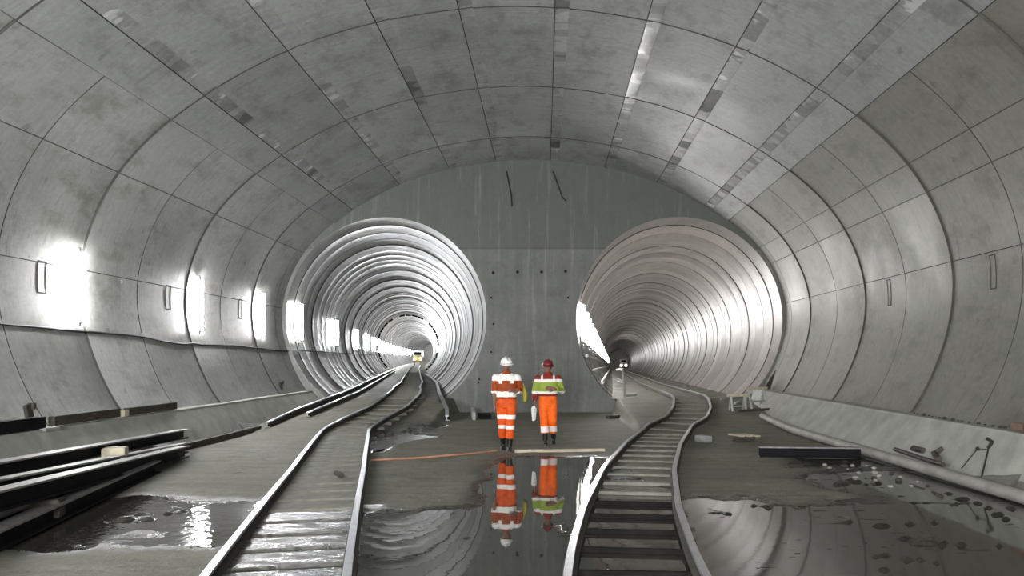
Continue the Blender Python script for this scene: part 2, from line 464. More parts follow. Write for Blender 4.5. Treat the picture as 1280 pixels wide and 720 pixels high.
# tie-bolt holes, hanging wires on the headwall
for (x, y) in ((616.5, 341), (647, 340), (677, 340), (707, 339), (614, 372), (617, 405), (614, 440), (710, 372), (599, 474), (598, 478)):
    X = (x-680)*.026; Z = CAMH+(447-y)*.026; b = MB()
    b.tube([(X, 25.985, Z), (X, 26.01, Z)], .05 if y < 345 else .035, 14); b.build('bolt_hole', M_HOLE, hw)
def pxw(x, y, Y): return Vector(((x-680)/1000*Y, Y, CAMH-(y-447)/1000*Y))
def pxh(x, y, h):
    Y = (CAMH-h)*1000/(y-447); return Vector(((x-680)/1000*Y, Y, h))
for L_ in ([(633, 214), (636, 228), (639, 243), (640, 258)], [(691, 214), (697, 230), (703, 247), (708, 251)]):
    b = MB(); b.tube([pxw(x, y, 25.95) for x, y in L_], .022, 8)
    o = b.build('hanging_wire', M_CABLE)
    tag(o, 'straight black wire hanging from the vault, left one of two on the end wall' if L_[0][0] < 650 else
        'black wire hanging from the vault that bends right at its tip', 'wire')
# dashed dark ring in the left bore
b = MB(); cx, cz = TLc(85)
for k in range(30):
    if k % 5 == 4: continue
    a0, a1 = 2*PI*k/30, 2*PI*(k+.86)/30
    b.tube([(cx+(RL-.06)*math.cos(a), 85, cz+(RL-.06)*math.sin(a)) for a in np.linspace(a0, a1, 5)], .09, 6)
tag(b.build('trim_1', M_BLACK), kind='structure')

# ------------------------------------------------------------------ floor
def poly_px(pts, h=0.0): return [(p.x, p.y) for p in (pxh(x, y, h) for x, y in pts)]
PUD = {
 'left': poly_px([(-120, 700), (0, 686), (47, 693), (97, 690), (128, 677), (150, 684), (233, 682), (284, 682), (325, 629), (249, 628), (210, 622), (163, 620), (60, 640), (-120, 665)]),
 'lt': poly_px([(290, 730), (330, 668), (352, 641), (448, 641), (444, 680), (430, 735)]),
 'mid': poly_px([(440, 760), (449, 690), (456, 645), (500, 642), (545, 636), (590, 640), (618, 632), (606, 612), (612, 590), (618, 578), (650, 571), (700, 572), (748, 573), (765, 580), (748, 600), (736, 625), (722, 660), (705, 720), (700, 760)]),
 'rt': poly_px([(706, 760), (716, 700), (740, 630), (752, 606), (796, 600), (836, 612), (842, 645), (855, 690), (885, 760)]),
 'right': poly_px([(858, 628), (880, 623), (905, 627), (935, 622), (952, 631), (1000, 637), (1040, 632), (1115, 629), (1100, 622), (1030, 610), (1010, 596), (1060, 590), (1150, 588), (1280, 622), (1420, 640), (1420, 760), (900, 760), (872, 690)]),
 'far': poly_px([(470, 527), (520, 524), (560, 533), (520, 541), (548, 547), (505, 552), (468, 566), (472, 546)]),
 'farright': poly_px([(1000, 571), (1100, 573), (1150, 583), (1010, 583)]),
}
def sdist(px, py, poly):
    """signed distance grid (negative inside)"""
    P = np.array(poly); Q = np.roll(P, -1, 0)
    d = np.full(px.shape, 1e9); ins = np.zeros(px.shape, bool)
    for (ax, ay), (bx, by) in zip(P, Q):
        ex, ey = bx-ax, by-ay; wx, wy = px-ax, py-ay
        t = np.clip((wx*ex+wy*ey)/(ex*ex+ey*ey+1e-12), 0, 1)
        d = np.minimum(d, np.hypot(wx-ex*t, wy-ey*t))
        c = ((ay > py) != (by > py)) & (px < (bx-ax)*(py-ay)/(by-ay+1e-12)+ax)
        ins ^= c
    return np.where(ins, -d, d)
rng = np.random.default_rng(5)
def vnoise(x, y, f, seed):
    r = np.random.default_rng(seed).random((256, 256))
    x = x*f+1000; y = y*f+1000
    xi = np.floor(x).astype(int); yi = np.floor(y).astype(int); fx = x-xi; fy = y-yi
    fx = fx*fx*(3-2*fx); fy = fy*fy*(3-2*fy)
    g = lambda a, b_: r[a % 256, b_ % 256]
    return (g(xi, yi)*(1-fx)+g(xi+1, yi)*fx)*(1-fy)+(g(xi, yi+1)*(1-fx)+g(xi+1, yi+1)*fx)*fy-.5
def fbm(x, y, f, seed, o=4):
    return sum(vnoise(x, y, f*2**i, seed+i)*.5**i for i in range(o))
def ramp_at(X, Y):
    yy = np.clip((Y-18.5)/7.5, 0, 1)*FLOORH
    cl = -5.0; cr = 4.55
    ml = np.clip((2.25-np.abs(X-cl-.0))/.18, 0, 1); ml = np.where(X < cl, 1, ml)
    mr = np.clip((2.35-np.abs(X-cr))/.18, 0, 1); mr = np.where(X > cr, 1, mr)
    return yy*np.maximum(ml, mr)
def floor_h(X, Y):
    n1 = fbm(X, Y, 1.1, 11)*.03; n2 = fbm(X*1, Y*1.8, 5, 21)*.012
    dry = .02+n1*.45+n2
    m = np.full(X.shape, 9.0)
    for k_, p in PUD.items():
        d = sdist(X, Y, p)
        if k_ in ('left',): d = np.maximum(d, -(sdist(X, Y, poly_px([(140, 668), (180, 662), (215, 664), (220, 671), (180, 673), (145, 673)]))-.02))
        m = np.minimum(m, d)
    edge = m+fbm(X, Y, 2.2, 31)*.22+fbm(X, Y, 9, 41)*.08
    w = np.clip(.5-edge/.25, 0, 1)
    h = dry*(1-w)+w*(-.03)
    # mud islands and grit standing out of the water
    isl = np.clip((fbm(X*.8, Y*1.6, 2.6, 51)-.13)/.1, 0, 1)
    zone = np.clip((X-1.6)/.8, 0, 1)*.9+np.clip((-3.6-X)/.5, 0, 1)*.9
    h += w*isl*zone*.034
    g2 = np.clip((np.maximum(vnoise(X*.7, Y, 8, 77), vnoise(X*.6, Y, 15, 78)-.04)-.27)/.06, 0, 1)*np.clip((fbm(X, Y, 1.3, 88)-(.22-.3*(X > 1.8)-.1*(X < -2)))/.1, 0, 1)
    h += w*g2*.036
    wet = np.clip(1-(edge)/.6, 0, 1)*.8+.12*(X > 4.4)*(Y < 16)
    r = ramp_at(X, Y)
    return h+r, np.clip(wet+np.clip(fbm(X, Y*1.5, .9, 61)*1.2-.1, 0, .4), 0, 1)*(1-np.clip((Y-19)/4, 0, .6))
xs = np.arange(-8.0, 8.01, .045)
ys = np.concatenate([np.arange(-14, 5.0, .5), np.arange(5.0, 16, .045), np.arange(16, 26.05, .09)])
ys[-1] = 26.0
XX, YY = np.meshgrid(xs, ys)
HH, WW = floor_h(XX, YY)
V = np.column_stack([XX.ravel(), YY.ravel(), HH.ravel()])
nx, ny = len(xs), len(ys)
idx = np.arange(nx*ny).reshape(ny, nx)
F = np.stack([idx[:-1, :-1], idx[:-1, 1:], idx[1:, 1:], idx[1:, :-1]], -1).reshape(-1, 4)
V = V.tolist(); F = F.tolist(); WT = WW.ravel().tolist()
def bore_floor(cf, R):
    n0 = len(V); yl = list(np.arange(26.0, 261, .8)); cols = 13
    for y in yl:
        cx, cz = cf(y); fh = FLOORH-(CAMH+1.22-TRc(y)[1] if cf is TRc else 0)
        hw_ = math.sqrt(max(.1, (R+.05)**2-(cz-fh)**2))
        for i in range(cols):
            x = cx-hw_+2*hw_*i/(cols-1)
            V.append([x, y, fh+(random.uniform(0, .03) if y > 26.5 else .01)]); WT.append(random.uniform(.2, .65))
    for j in range(len(yl)-1):
        for i in range(cols-1):
            a = n0+j*cols+i; F.append([a, a+1, a+cols+1, a+cols])
bore_floor(TLc, RL); bore_floor(TRc, RR)
fl = mk('floor', V, F, M_FLOOR, smooth=True)
a = fl.data.attributes.new('wet', 'FLOAT', 'POINT'); a.data.foreach_set('value', WT)
tag(fl, kind='structure')
def floor_z(x, y):
    return float(floor_h(np.array([x]), np.array([y]))[0][0])

plabels = {'left': 'shallow glinting puddle beside the stacked black beams at the lower left',
 'lt': 'puddle lying between the two rails of the left track',
 'mid': 'large still puddle mirroring the two orange-clad workers',
 'rt': 'puddle lying between the two rails of the right track',
 'right': 'wide muddy puddle with dark specks right of the right track',
 'far': 'small scattered puddle beside the left track behind the hose',
 'farright': 'thin strip of water in front of the black beam on the right'}
def grow(p, d):
    P = [Vector((x, y)) for x, y in p]; n = len(P); out = []
    area = sum(P[i].x*P[(i+1) % n].y-P[(i+1) % n].x*P[i].y for i in range(n))
    sg = 1 if area > 0 else -1
    for i in range(n):
        t = (P[(i+1) % n]-P[i-1]).normalized()
        out.append((P[i].x+sg*t.y*d, P[i].y-sg*t.x*d))
    return out
for k_, p in PUD.items():
    g = grow(p, .12)
    bm = bmesh.new(); vs = [bm.verts.new((x, y, .002+.0004*list(PUD).index(k_))) for x, y in g]
    f = bm.faces.new(vs)
    bmesh.ops.triangulate(bm, faces=[f])
    for f in bm.faces:
        if f.normal.z < 0: f.normal_flip()
    me = bpy.data.meshes.new('puddle'); bm.to_mesh(me); bm.free(); me.materials.append(M_MUDW if 'right' in k_ else M_RIP if k_ in ('left', 'far', 'lt') else M_WATER)
    o = bpy.data.objects.new('puddle', me); C.objects.link(o)
    tag(o, plabels[k_], 'puddle')

# sloped concrete benches at the foot of both walls
def bench(name, side, foot, top_h, shelf):
    b = MB(); path = []
    n = 60; vs = []
    for i in range(n+1):
        y = -14+40*i/n
        tx, _, tz = wall_x(top_h, side, y, .12)
        fx = float(np.interp(y, [q[0] for q in foot], [q[1] for q in foot]))
        sx = tx-side*(shelf+.12)
        if side*(sx-fx) < .1: sx = fx+side*.1
        vs += [(tx, y, top_h), (sx, y, top_h-.02), (sx-side*.012, y, top_h-.06), (fx, y, -.05), (tx, y, -.3)]
    fs = []
    for i in range(n):
        for k_ in range(4):
            q = (i*5+k_, i*5+k_+1, (i+1)*5+k_+1, (i+1)*5+k_)
            fs.append(q if side < 0 else q[::-1])
    b.add(vs, fs)
    fs2 = [tuple(n*5+k_ for k_ in range(5))]
    b.add([vs[i] for i in range(n*5, n*5+5)], [(0, 1, 2, 3, 4)])
    return tag(b.build(name, M_BENCH), kind='structure')
foot_l = [(-14, -6.9), (12, -7.0), (22, -7.05), (26, -6.8)]
foot_r = [(-14, 5.9), (10, 5.98), (14, 5.92), (22, 5.9), (24.6, 6.1), (26, 6.7)]
bench('baseboard_left', -1, foot_l, .74, .10)
bench('baseboard_right', 1, foot_r, .8, .16)

# ------------------------------------------------------------------ railway tracks
RAILH = .11
railprof = [(-.033, .11), (.033, .11), (.035, .085), (.008, .075), (.008, .02), (.06, .01), (.06, 0), (-.06, 0), (-.06, .01), (-.008, .02), (-.008, .075), (-.035, .085)]
railmi = [0, 0, 1, 1, 1, 1, 1, 1, 1, 1, 1, 0]
def spline(pts, ys):
    P = np.array(pts); y = P[:, 0]; x = P[:, 1]
    out = np.interp(ys, y, x); 
    kk = np.hanning(13); kk /= kk.sum()
    e = np.r_[out[0]-(out[6:0:-1]-out[0]), out, out[-1]-(out[-2:-8:-1]-out[-1])]
    return np.convolve(e, kk, 'valid')
def base_h(x, y, right_):
    if y > 26: return FLOORH-(.010*(y-26) if right_ else 0)
    if y < 18.5: return 0
    return FLOORH*(y-18.5)/7.5
def track(label, cpts, right_, yend):
    ys_ = np.arange(2.5, yend, .12); cxs = spline(cpts, ys_)
    t = thing('railway_track', (float(cxs[0]), 2.5, 0))
    o0 = Vector(t.location)
    tag(t, label, 'railway track')
    for sgn in (-1, 1):
        path = []
        for i, (y, x) in enumerate(zip(ys_, cxs)):
            if y > 60 and i % 8: continue
            j = min(i+1, len(ys_)-1); j0 = max(i-1, 0)
            d = Vector((cxs[j]-cxs[j0], ys_[j]-ys_[j0])).normalized()
            path.append(Vector((x+sgn*.525*d.y, y-sgn*.525*d.x, base_h(x, y, right_)+.05))-o0)
        b = MB(); b.sweep(path, railprof, mi=railmi); b.build('rail', [M_STEEL, M_RUST], t)
    return t, ys_, cxs, o0
def tie(t, o0, ys_, cxs, y, L, W, H, mat, right_, jit=0, name='sleeper'):
    x = float(np.interp(y, ys_, cxs)); x2 = float(np.interp(y+.2, ys_, cxs))
    rz = -math.atan2(x2-x, .2)+random.uniform(-jit, jit)
    b = MB(); R = Matrix.Rotation(rz, 3, 'Z')
    if y > 18.5 and y < 26: R = Matrix.Rotation(math.atan(.06), 3, 'X') @ R
    b.box((0, 0, 0), (L, W, H), R, bev=.008)
    o = b.build(name, mat, t); o.location = Vector((x+random.uniform(-jit, jit), y, base_h(x, y, right_)+.05-H/2))-o0
CL = [(2.5, -1.25), (6.05, -2.03), (7.2, -2.27), (9, -2.64), (12, -3.24), (13.55, -3.57), (18.6, -4.6), (20.5, -4.58), (23, -4.45), (26, -4.6), (30, -5.15), (33, -5.65), (40, -6.6), (46, -7.6), (90, -14.6), (130, -20.6)]
CR = [(2.5, .55), (6.05, .70), (7, .77), (9, .98), (12, 1.42), (15.5, 2.11), (19.2, 3.0), (20.7, 3.68), (22.7, 4.2), (25, 4.6), (31.6, 5.04), (42.5, 5.7), (60, 7.2), (130, 13.2), (150, 14.9)]
t, a_, c_, o0 = track('left railway track on wide timber sleepers, running into the left bore', CL, False, 130)
y = 3.2
while y < 19:
    tie(t, o0, a_, c_, y, 1.16, .5, .075, M_TIMBER if y < 9.3 else M_DRYT, False, .012); y += .63
while y < 70: tie(t, o0, a_, c_, y, 1.4, .24, .08, M_DRYT, False, .01); y += .9
t, a_, c_, o0 = track('right railway track on narrow steel sleepers, curving into the right bore', CR, True, 150)
y = 3.4
while y < 70: tie(t, o0, a_, c_, y, 1.16, .06 if y < 10.5 else .2, .045, M_TIEB if y < 10.5 else M_DRYT, True, .015); y += .79 if y < 19 else 1.0

# ------------------------------------------------------------------ lamps
def lamp_proto(mat):
    t = thing('wall_lamp')
    b = MB(); b.box((.075, 0, 0), (.15, .05, 1.42), bev=.015); b.build('housing', M_BRACKET, t)
    b = MB(); b.box((.02, 0, .74), (.05, .07, .05), bev=.01); b.box((.02, 0, -.74), (.05, .07, .05), bev=.01); b.build('bracket', M_GALV, t)
    for s in (-1, 1):
        b = MB(); b.tube([(.14, s*.12, -.62), (.14, s*.12, .62)], .024, 12); b.build('lamp_tube', mat, t)
        for z in (-.66, .66):
            b = MB(); b.tube([(.14, s*.02, z*.96), (.14, s*.12, z*.96)], .014, 6); b.build('tube_holder', M_BRACKET, t)
    b = MB(); b.tube([(.05, 0, -.74), (.06, .02, -.85), (.03, .05, -.95), (.02, .06, -1.02)], .018, 8); b.build('supply_lead', M_CABLE, t)
    return t
protos = {}
def put_lamp(key, mat, loc, rz, tilt, label, group=None):
    if key not in protos: protos[key] = lamp_proto(mat); t = protos[key]
    else: t = copy_tree(protos[key])
    t.location = loc; t.rotation_euler = (0, tilt, rz)
    tag(t, label, 'lamp', group)
G1 = 'fluorescent battens on the left cavern wall'
for y, lb in ((14.4, 'vertical lamp on the left cavern wall, nearest and largest in view'), (19.4, 'vertical lamp on the left cavern wall, second from the camera'),
              (23.7, 'vertical lamp on the left cavern wall, third from the camera')):
    p = wall_x(3.08, -1, y, .02); put_lamp('cav', M_LAMP, p, 0, 0, lb, G1)
for y in (9.4, 4.6, -.2, -5, -9.8):
    p = wall_x(3.08, -1, y, .02); put_lamp('cav', M_LAMP, p, 0, 0, 'vertical lamp on the left cavern wall behind the camera', G1)
names = ['just inside the mouth', 'second along', 'third along', 'fourth along']
ll = [28.0, 40.5, 54, 66, 76, 86, 96, 107, 118, 130, 137, 144, 152, 160, 170, 182, 196, 212, 228, 242, 255]
for i, y in enumerate(ll):
    cx, cz = TLc(y); put_lamp('lb' if y < 80 else 'lf', M_LAMPL if y < 80 else M_LAMPF, (cx-RL+.07, y, cz-.05), 0, 0,
        'lamp on the left wall of the left bore, %s' % names[i] if i < 4 else 'distant lamp in the bright far stretch of the left bore', 'lamps in the left bore')
rl = [27.6, 31.5, 35.5, 40, 45, 50, 56, 62, 70, 78, 88, 98, 110, 125, 140, 160, 185, 210, 232, 250]
for i, y in enumerate(rl):
    cx, cz = TRc(y); put_lamp('rb', M_LAMPT, (cx-RR+.07, y, cz-.05), 0, 0,
        'lamp on the left wall of the right bore, %s' % names[i] if i < 4 else 'distant lamp in the white glare of the right bore', 'lamps in the right bore')

# fill lights added behind the camera, not fixtures of the cavern
def area(name, loc, target, size, power, col=(1, 1, 1)):
    l = bpy.data.lights.new(name, 'AREA'); l.shape = 'DISK'; l.size = size; l.energy = power; l.color = col
    o = bpy.data.objects.new(name, l); C.objects.link(o); o.location = loc
    o.rotation_euler = (Vector(target)-Vector(loc)).to_track_quat('-Z', 'Y').to_euler(); return o
area('fill_light', (-1.5, -7, 2.6), (-.5, 17, 7.5), 1.8, 1400, (.97, .99, 1))
area('fill_light', (2.0, -9, 3.2), (0, 22, 5), 1.8, 500, (1, .99, .96))

# cable along the left wall
pts = []; ch = []
for (y, h) in ((2, 2.4), (8, 2.4), (12.6, 2.33), (13.6, 2.31), (14.5, 2.27), (16, 2.27), (16.8, 2.25), (17.7, 2.16), (18.6, 2.11), (19.0, 2.14), (19.4, 2.11), (21.5, 2.14), (24, 2.05), (25.9, 2.02)):
    ch.append((y, h))
for y in np.arange(2, 25.95, .22):
    pts.append(Vector(wall_x(float(np.interp(y, [q[0] for q in ch], [q[1] for q in ch])), -1, float(y), bulge(0, y)-.012)))
for y in (26.6, 30, 36, 42, 50, 58, 66, 75, 85, 95):
    cx, cz = TLc(y); h = 2.05; pts.append(Vector((cx-math.sqrt(RL**2-(cz-h)**2)+.04, y, h)))
P2 = []
for i in range(len(pts)-1):
    for k_ in range(6):
        f = k_/6; q = pts[i].lerp(pts[i+1], f); P2.append(q)
b = MB(); b.tube(P2+[pts[-1]], .02, 8)
tag(b.build('power_cable', M_CABLE), 'black cable strung along the left wall beneath the lamps', 'cable')

# pipes on the lower left side of the right bore, with brackets and short posts
for k_, ang in enumerate((-12, -21, -30, -39)):
    b = MB(); P = []
    for y in np.arange(26.2, 150, 2.0):
        cx, cz = TRc(y); a = PI-math.radians(ang)*1.0
        P.append((cx+(RR-.12)*math.cos(a), y, cz-(RR-.12)*abs(math.sin(a))))
    b.tube(P, .055 if k_ % 2 else .04, 8)
    tag(b.build('service_pipe', M_GALV), '%s of the four service pipes on the left side of the right bore' % ('topmost', 'second from top', 'third from top', 'lowest')[k_], 'pipe', 'service pipes in the right bore')
for i, y in enumerate((27.0, 31, 35, 40, 46, 53)):
    cx, cz = TRc(y); b = MB()
    b.tube([(cx+(RR-.03)*math.cos(a), y, cz+(RR-.03)*math.sin(a)) for a in np.linspace(PI+.15, PI+.8, 8)], .03, 6)
    tag(b.build('pipe_bracket', M_GALV), 'curved steel bracket holding the service pipes in the right bore' , 'bracket', 'pipe brackets in the right bore')
for i, y in enumerate((26.6, 29.2)):
    t = thing('handrail_stanchion', (2.65+.085*(y-26)+.05*i, y, FLOORH)); tag(t, ('near' if i == 0 else 'far')+' grey handrail post inside the right bore mouth', 'railing post')
    b = MB(); b.tube([(0, 0, 0), (-.1, 0, .95)], .03, 8); b.build('post', M_GALV, t)
    b = MB(); b.tube([(-.1, 0, .95), (-.1, 2.2, .9)], .022, 8); b.tube([(-.05, 0, .5), (-.05, 2.2, .5)], .018, 8); b.build('rail', M_GALV, t)
    b = MB(); b.tube([(0, 0, 0), (.35, -.35, .02)], .04, 8); b.build('foot', M_GALV, t)

# ------------------------------------------------------------------ beams and loose things
def ibeam(name, p0, p1, w, h, label, group=None, tf=.022):
    """I-section: p0/p1 are the middle of the underside at each end"""
    tw = .014; pr = [(-w/2, h), (w/2, h), (w/2, h-tf), (tw, h-tf), (tw, tf), (w/2, tf), (w/2, 0), (-w/2, 0), (-w/2, tf), (-tw, tf), (-tw, h-tf), (-w/2, h-tf)]
    mi = [1, 1, 0, 0, 0, 0, 0, 0, 0, 0, 0, 1]
    p0 = Vector(p0); p1 = Vector(p1); n = 10
    b = MB(); b.sweep([(p1-p0)*i/n for i in range(n+1)], pr, mi=mi)
    o = b.build(name, [M_BLACK, M_FLANGE]); o.location = p0
    return tag(o, label, 'steel beam', group)
GB = 'steel beams stacked by the left wall'
def along(x0, y0, x1, y1, y): return x0+(x1-x0)*(y-y0)/(y1-y0)
ibeam('steel_beam', (-4.55, 4.6, .03), (-6.0, 12.3, .03), .2, .19, 'lowest black I-beam of the stack, lying nearest the puddle', GB)
ibeam('steel_beam', (-4.9, 4.6, .03), (-6.28, 12.3, .03), .2, .19, 'lower black I-beam hidden behind the front one in the stack', GB)
ibeam('steel_beam', (-4.85, 5.4, .44), (-6.30, 14.0, .06), .2, .2, 'upper front black I-beam with a pale top flange', GB)
ibeam('steel_beam', (-5.25, 5.6, .50), (-6.53, 14.5, .075), .16, .18, 'black I-beam lying in the middle of the stack behind the upper front one', GB)
ibeam('steel_beam', (-5.75, 5.6, .57), (-6.86, 15.2, .27), .2, .17, 'rearmost and highest black I-beam of the stack, closest to the wall', GB)
def block(name, c, d, rz, mat, label, cat, rx=0, ry=0, bev=.012, group=None):
    R = Matrix.Rotation(rz, 3, 'Z') @ Matrix.Rotation(ry, 3, 'Y') @ Matrix.Rotation(rx, 3, 'X')
    b = MB(); b.box((0, 0, 0), d, R, bev=bev); o = b.build(name, mat); o.location = c
    return tag(o, label, cat, group)
block('timber_packer', (-6.0, 8.6, .16), (1.5, .2, .2), .2, M_DARKT, 'dark timber packer under the near part of the beam stack', 'timber')
block('timber_packer', (-6.82, 13.6, .13), (.42, .22, .3), .2, M_DARKT, 'dark timber packer under the far end of the rearmost beam', 'timber')
block('wooden_block', (-6.22, 11.6, .42), (.3, .3, .16), .3, M_PALET, 'pale wooden block wedged on top of the beam stack', 'wood block')
# on the left ledge
def ledge(y, dx=.0): 
    return wall_x(.74, -1, y, 0)[0]+.07+dx
def plank(y0, y1, dx, w, h, mat, label, z0=.745, name='timber_plank'):
    p0 = Vector((ledge(y0, dx), y0, z0)); p1 = Vector((ledge(y1, dx), y1, z0)); b = MB()
    b.sweep([(p1-p0)*i/4 for i in range(5)], [(-w/2, h), (w/2, h), (w/2, 0), (-w/2, 0)]); o = b.build(name, mat); o.location = p0
    return tag(o, label, 'timber')
plank(12.3, 14.2, 0, .1, .15, M_DARKT, 'near dark timber plank on the left ledge')
plank(14.5, 16.4, 0, .1, .14, M_DARKT, 'far dark timber plank on the left ledge')
block('pale_brick', (ledge(14.35, .03), 14.35, .80), (.12, .18, .11), 0, M_PALET, 'small pale block between the two dark planks on the left ledge', 'block')
plank(8.5, 12.0, .02, .16, .17, M_BLACK, 'black steel channel on the left ledge at the edge of the photo', name='steel_channel')
plank(11.9, 12.25, .14, .05, .05, M_GALV, 'thin grey batten lying on the left ledge before the planks', z0=.70, name='metal_batten')
block('timber_offcut', (-7.52, 11.9, .56), (.14, .75, .1), 0, M_DARKT, 'short dark timber offcut on the slope below the left ledge', 'timber', ry=-.75)
# hooked bracket pieces standing at the wall foot
for (y, side, lb) in ((12.05, -1, 'dark steel upstand on the left wall just above the ledge'), (23.6, -1, 'small dark wedge on the far left wall above the ledge')):
    p = Vector(wall_x(.95, side, y, -.03)); b = MB()
    b.box((0, 0, 0), (.06, .14, .28), Matrix.Rotation(.3, 3, 'X'), bev=.01); b.box((.04, .05, .1), (.05, .08, .1), bev=.01)
    o = b.build('steel_wedge', M_RUST); o.location = p; tag(o, lb, 'bracket')

# rails lying along the foot of the left bench into the bore
def loose_rail(P, label, name='loose_rail', cat='rail', sc=1.0, mats=None):
    P = [Vector(p) for p in P]; o0 = P[0].copy(); Q = []
    for i in range(len(P)-1):
        for k_ in range(5): Q.append(P[i].lerp(P[i+1], k_/5)-o0)
    Q.append(P[-1]-o0)
    b = MB(); b.sweep(Q, [(x*sc, z*sc) for x, z in railprof], mi=railmi); o = b.build(name, mats or [M_STEEL, M_RUST]); o.location = o0
    return tag(o, label, cat)
def lt_edge(y, d):
    cx, cz = TLc(y); return (cx-math.sqrt(RL**2-(cz-FLOORH)**2)+d, y, FLOORH+.03)
loose_rail([(-6.78, 19.6, .09), (-6.82, 22, .26), (-6.72, 25.9, .49)]+[lt_edge(y, .35) for y in (29, 34, 40, 50, 62, 75, 90)], 'outer rail laid along the left edge of the left bore floor', sc=1.2)
loose_rail([(-6.35, 21.5, .22), (-6.3, 25.9, .49)]+[lt_edge(y, .8) for y in (29, 34, 40, 50, 62, 75)], 'inner rail laid along the left edge of the left bore floor')
b = MB(); b.sweep([(-6.93, y, .02) for y in np.linspace(14.6, 19.4, 8)], [(-.07, .12), (.07, .12), (.07, 0), (-.07, 0)])
tag(b.build('kerb_timber', M_DARKT), 'dark timber kerb at the foot of the left bench beyond the beams', 'timber')
loose_rail([(-2.72, 22.4, .03), (-2.85, 23.5, .14), (-3.25, 25.2, .46), (-3.62, 27.5, .48), (-4.1, 31, .48), (-5.1, 38, .48), (-6.6, 47, .48), (-8.6, 58, .48)], 'bent rail ending on the floor at the right side of the left bore mouth', sc=1.5)
block('steel_offcut', (-2.05, 23.2, .17), (.09, .8, .24), .15, M_GALV, 'small grey steel offcut standing by the end wall left of the workers', 'steel offcut', rx=.12)
block('steel_offcut', (-1.75, 23.5, .09), (.35, .5, .14), .15, M_BLACK, 'low black steel block by the end wall left of the workers', 'steel offcut')
block('timber_offcut', (-3.0, 11.7, .095), (.07, .36, .07), .5, M_RUST, 'small brown offcut lying between the left rails', 'timber')

# hose and batten across the floor near the workers
def floorline(P, r, name, mat, label, cat, box=False, dz=0):
    P = [Vector(p) for p in P]; Q = []
    for i in range(len(P)-1):
        n = 10
        for k_ in range(n): Q.append(P[i].lerp(P[i+1], k_/n))
    Q.append(P[-1])
    Q = [Vector((q.x, q.y, max(.02, floor_z(q.x, q.y))+r*.8+dz)) for q in Q]
    b = MB()
    if box: b.sweep(Q, [(-r*1.6, r), (r*1.6, r), (r*1.6, -r), (-r*1.6, -r)])
    else: b.tube(Q, r, 8)
    return tag(b.build(name, mat), label, cat)
floorline([(-2.97, 13.7, 0), (-2.2, 14.1, 0), (-1.3, 14.75, 0), (-.9, 15.15, 0)], .018, 'hose', M_HOSE, 'orange-brown hose across the floor from the left track to the workers', 'hose')
floorline([(-.55, 15.05, 0), (.3, 15.1, 0), (1.15, 15.25, 0)], .028, 'timber_batten', M_PALET, 'pale batten lying across the floor just in front of the workers', 'timber', box=True)

# right side: black beam, pipe, debris
ibeam('steel_beam', (3.85, 14.35, .02), (5.62, 14.2, .02), .18, .19, 'black beam lying crosswise on the floor right of the right track')
P = [pxh(1280, 612, .12), pxh(1180, 583, .12), pxh(1100, 562, .12), pxh(1040, 548, .12), pxh(995, 535, .12)]
P = [Vector((5.84, 7.6, .1)), Vector((5.83, 10, .1)), Vector((5.78, 14.0, .12)), Vector((5.76, 17.2, .12)), Vector((5.76, 18.6, .13)), Vector((5.76, 21.6, .28))]
Q = []
for i in range(len(P)-1):
    for k_ in range(6): Q.append(P[i].lerp(P[i+1], k_/6))
b = MB(); b.tube(Q, .085, 14); tag(b.build('drain_pipe', M_PIPE, smooth=True), 'long grey pipe lying at the foot of the right bench', 'pipe')
b = MB(); b.tube([(5.97, 11.95, .2), (6.0, 12.7, .2), (6.05, 13.8, .22)], .035, 10); b.tube([(6.02, 12.2, .24), (6.1, 12.5, .3), (6.22, 12.45, .38)], .05, 10)
b.box((6.12, 13.1, .3), (.06, .4, .09), Matrix.Rotation(.8, 3, 'Y'), bev=.01)
tag(b.build('scrap_bundle', M_RUST), 'rusty scrap bundle caught between the grey pipe and right bench', 'scrap')
b = MB(); b.tube([(6.02, 11.0, .17), (6.28, 11.3, .52)], .012, 6); b.tube([(6.28, 11.3, .52), (6.3, 11.25, .62), (6.25, 11.3, .66)], .03, 6); b.tube([(6.28, 11.3, .50), (6.19, 11.42, .5), (6.03, 11.55, .2)], .008, 6)
b.ell((6.19, 11.42, .5), (.03, .03, .03), 6)
tag(b.build('bent_wire', M_CABLE), 'bent black wire with a hooked end on the right bench slope', 'wire')
def rust_brick(x, y, lb):
    p = wall_x(.85, 1, y, 0); b = MB(); b.box((0, 0, 0), (.12, .3, .1), bev=.01); b.box((-.02, -.3, .0), (.1, .2, .12), Matrix.Rotation(.3, 3, 'Z'), bev=.01)
    o = b.build('brick_lump', M_BRICK); o.location = (p[0]-.12, y, .855); tag(o, lb, 'rubble')
rust_brick(0, 10.9, 'reddish rubble lump on the right ledge at the photo edge')
# debris lumps lined up on the right ledge
for i in range(16):
    y = 11.25+i*.2+random.uniform(-.04, .04); p = wall_x(.82, 1, y, 0)
    b = MB(); r = random.uniform(.012, .03)
    b.ell((0, 0, 0), (r, r*2, r*.8), 6); o = b.build('grit_lump', M_DARKT); o.location = (p[0]-.08-random.uniform(0, .05), y, .8+r*.5)
    tag(o, 'dark lump of grit in the line along the right ledge', 'grit', 'grit lumps on the right ledge')
